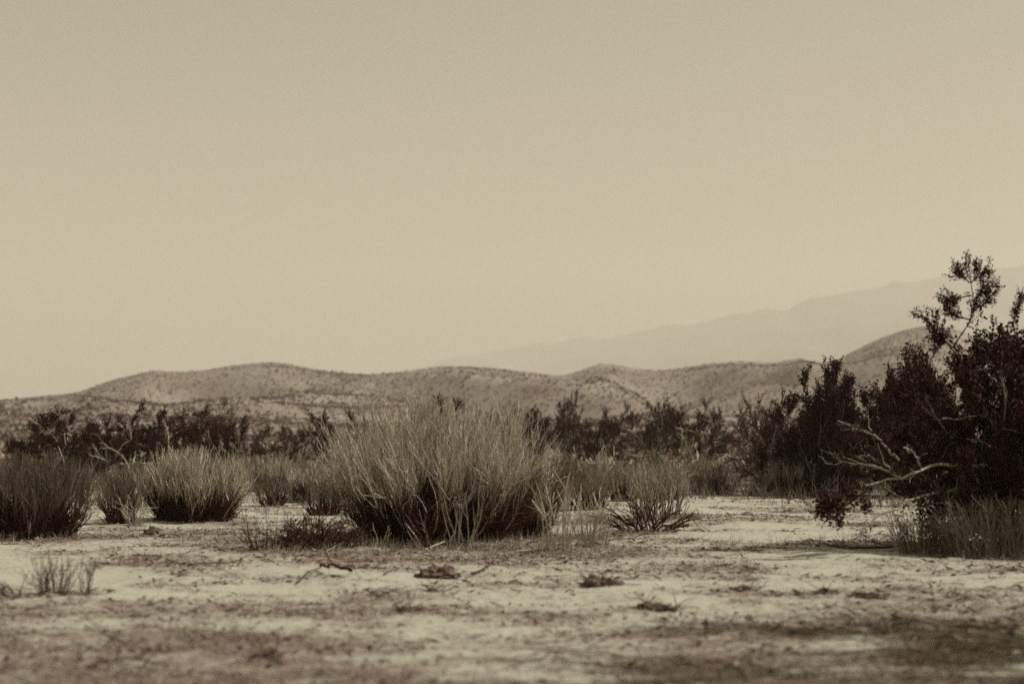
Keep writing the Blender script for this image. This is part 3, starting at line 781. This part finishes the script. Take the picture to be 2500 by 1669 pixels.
lump(1700, 1352, .3, .05, 'flat dark clod near the lone pale stalk', 'clod', 'earth_clod', 'clod', 'dark clods on the sand', 5)
lump(1510, 1398, .5, .06, 'low long dark clod on the bright middle sand', 'clod', 'earth_clod', 'clod', 'dark clods on the sand', 6)
lump(1985, 1376, .35, .06, 'blurred dark clod on sand between the biggest bush and its shade', 'clod', 'earth_clod', 'clod', 'dark clods on the sand', 7)
lump(345, 1222, .34, .13, 'dark twiggy clod below the rounded broom shrub', 'clod', 'earth_clod', 'clod', 'dark clods on the sand', 8)
lump(1024, 1238, .34, .14, 'pale rounded stone at the foot of the largest shrub', 'stone', 'stone', 'stone', None or 'stones', 9)
lump(620, 1500, .3, .05, 'dark clod on the blurred near sand, below the sticks', 'clod', 'earth_clod', 'clod', 'dark clods on the sand', 10)
lump(1890, 1362, .2, .05, 'small dark clod on the sand, midway along the bright middle ground', 'clod', 'earth_clod', 'clod', 'dark clods on the sand', 11)

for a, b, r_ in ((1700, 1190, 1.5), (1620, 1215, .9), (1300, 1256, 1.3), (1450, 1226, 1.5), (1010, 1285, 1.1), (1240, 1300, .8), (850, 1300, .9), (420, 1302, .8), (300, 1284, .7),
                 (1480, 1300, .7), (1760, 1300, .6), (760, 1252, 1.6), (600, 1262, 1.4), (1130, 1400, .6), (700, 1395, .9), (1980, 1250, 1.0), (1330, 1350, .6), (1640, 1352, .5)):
    q_ = at(a, b, gdepth(b)); LITTER_SHADE.append((q_[0], q_[1], r_, False))
# ------------------------------------------------------------------ ground sheet with its litter and shade-tone cover, loose litter and grass
MAINC = foot(745, 1262, 1234)[0]
GR = foot(1300, 1420, 1196)[0]
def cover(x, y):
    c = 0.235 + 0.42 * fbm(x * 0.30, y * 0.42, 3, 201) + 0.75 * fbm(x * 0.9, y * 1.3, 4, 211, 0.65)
    for fx, fy, fr, fz in [(*f_, True)[:4] for f_ in LITTER_SHADE]:
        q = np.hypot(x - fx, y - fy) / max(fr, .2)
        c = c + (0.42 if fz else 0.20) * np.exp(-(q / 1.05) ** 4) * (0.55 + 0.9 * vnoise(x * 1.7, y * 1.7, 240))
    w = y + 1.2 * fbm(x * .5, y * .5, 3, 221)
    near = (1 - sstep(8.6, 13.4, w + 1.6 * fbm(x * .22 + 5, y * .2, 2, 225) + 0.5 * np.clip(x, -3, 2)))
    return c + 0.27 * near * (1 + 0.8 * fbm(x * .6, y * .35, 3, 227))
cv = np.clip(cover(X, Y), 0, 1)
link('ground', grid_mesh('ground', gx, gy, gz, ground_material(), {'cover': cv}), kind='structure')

def scatter(n, ylo, yhi, seed, fn, power=1.0):
    rng = np.random.default_rng(seed)
    y = ylo + (yhi - ylo) * rng.random(n) ** power
    x = (rng.random(n) * 2 - 1) * (y * 0.40 + 1.0)
    k = rng.random(n) < np.clip(fn(x, y), 0, 1)
    x, y = x[k], y[k]
    return rng, x, y, micro(x, y)

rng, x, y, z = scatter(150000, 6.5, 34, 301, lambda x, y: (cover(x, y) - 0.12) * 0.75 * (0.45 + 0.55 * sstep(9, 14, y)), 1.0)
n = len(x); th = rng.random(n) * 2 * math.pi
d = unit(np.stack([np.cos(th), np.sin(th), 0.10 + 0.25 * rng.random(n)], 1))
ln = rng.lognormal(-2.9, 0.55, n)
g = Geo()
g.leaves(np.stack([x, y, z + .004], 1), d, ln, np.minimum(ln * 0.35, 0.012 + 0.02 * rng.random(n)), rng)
rng, x, y, z = scatter(9000, 6.5, 30, 302, lambda x, y: cover(x, y) - 0.1)
n = len(x); th = rng.random(n) * 2 * math.pi
tw = grow(np.stack([x, y, z + .01], 1), np.stack([np.cos(th), np.sin(th), .1 * rng.normal(size=n)], 1), .08 + .22 * rng.random(n), 4, rng, 0, .2)
tw[..., 2] = np.maximum(tw[..., 2], z[:, None] + .003)
g.tube(tw, .004, .002, 3)
link('plant_litter', g.mesh('plant_litter', [M['litter']]), kind='stuff', label='dead leaf and twig litter strewn over the sand')

def grass_blades(n, ylo, yhi, seed, fn, h0, h1, wd, mat, name, label, power=1.0):
    rng, x, y, z = scatter(n, ylo, yhi, seed, fn, power)
    n = len(x); bl = 4
    x = np.repeat(x, bl) + rng.normal(size=n * bl) * .03; y = np.repeat(y, bl) + rng.normal(size=n * bl) * .03; z = np.repeat(z, bl); n *= bl
    d = np.stack([rng.normal(size=n) * .35, rng.normal(size=n) * .35, np.ones(n)], 1)
    P = grow(np.stack([x, y, z - .01], 1), d, h0 + (h1 - h0) * rng.random(n) ** 2, 3, rng, -.05, .12)
    sc = np.maximum(y / 20, .5)
    g = Geo(); g.tube(P, wd * sc, wd * .3 * sc, 3)
    link(name, g.mesh(name, [M[mat]]), kind='stuff', label=label)
grass_blades(42000, 6.5, 34, 311, lambda x, y: cover(x, y) - 0.30 + .55 * np.exp(-((x - MAINC[0]) / 2.6) ** 2 - ((y - MAINC[1] + .3) / 1.5) ** 2) + .5 * np.exp(-((x - GR[0]) / 1.6) ** 2 - ((y - GR[1]) / 2.0) ** 2), .03, .20, .0028, 'grass', 'dry_grass', 'sparse bleached grass on the sandy flat')
grass_blades(46000, 29, 75, 312, lambda x, y: .05 + .55 * sstep(31, 38, y) + 1.3 * fbm(x * .35, y * .3, 3, 231), .08, .60, .0035, 'grass_dim', 'undergrowth', 'brown dry undergrowth between the bushes', 1.0)

# low bushes scattered over the far flat, too many and too small to tell apart
rng = np.random.default_rng(321)
n = 1400
y = 62 + 190 * rng.random(n) ** .9; x = (rng.random(n) * 2 - 1) * (y * .42 + 6)
z = np.maximum(hill_height(x, y), 0); h = rng.lognormal(-.25, .35, n)
g = Geo()
for mi, part in enumerate((np.arange(n) % 3 == 0, np.arange(n) % 3 > 0)):
    m_ = part.sum(); k = 46
    cx = np.repeat(np.stack([x, y, z], 1)[part], k, 0); hh = np.repeat(h[part], k)
    o = rng.normal(size=(m_ * k, 3)) * hh[:, None] * [.5, .5, .34]; o[:, 2] = np.abs(o[:, 2])
    dd = unit(rng.normal(size=(m_ * k, 3)) + [0, 0, .9])
    g.leaves(cx + o, dd, hh * .38, hh * .16, rng, mi)
link('distant_scrub', g.mesh('distant_scrub', [M['leaf_mid'], M['straw_dim']]), kind='stuff', label='scattered low scrub on the far flat before the hills')
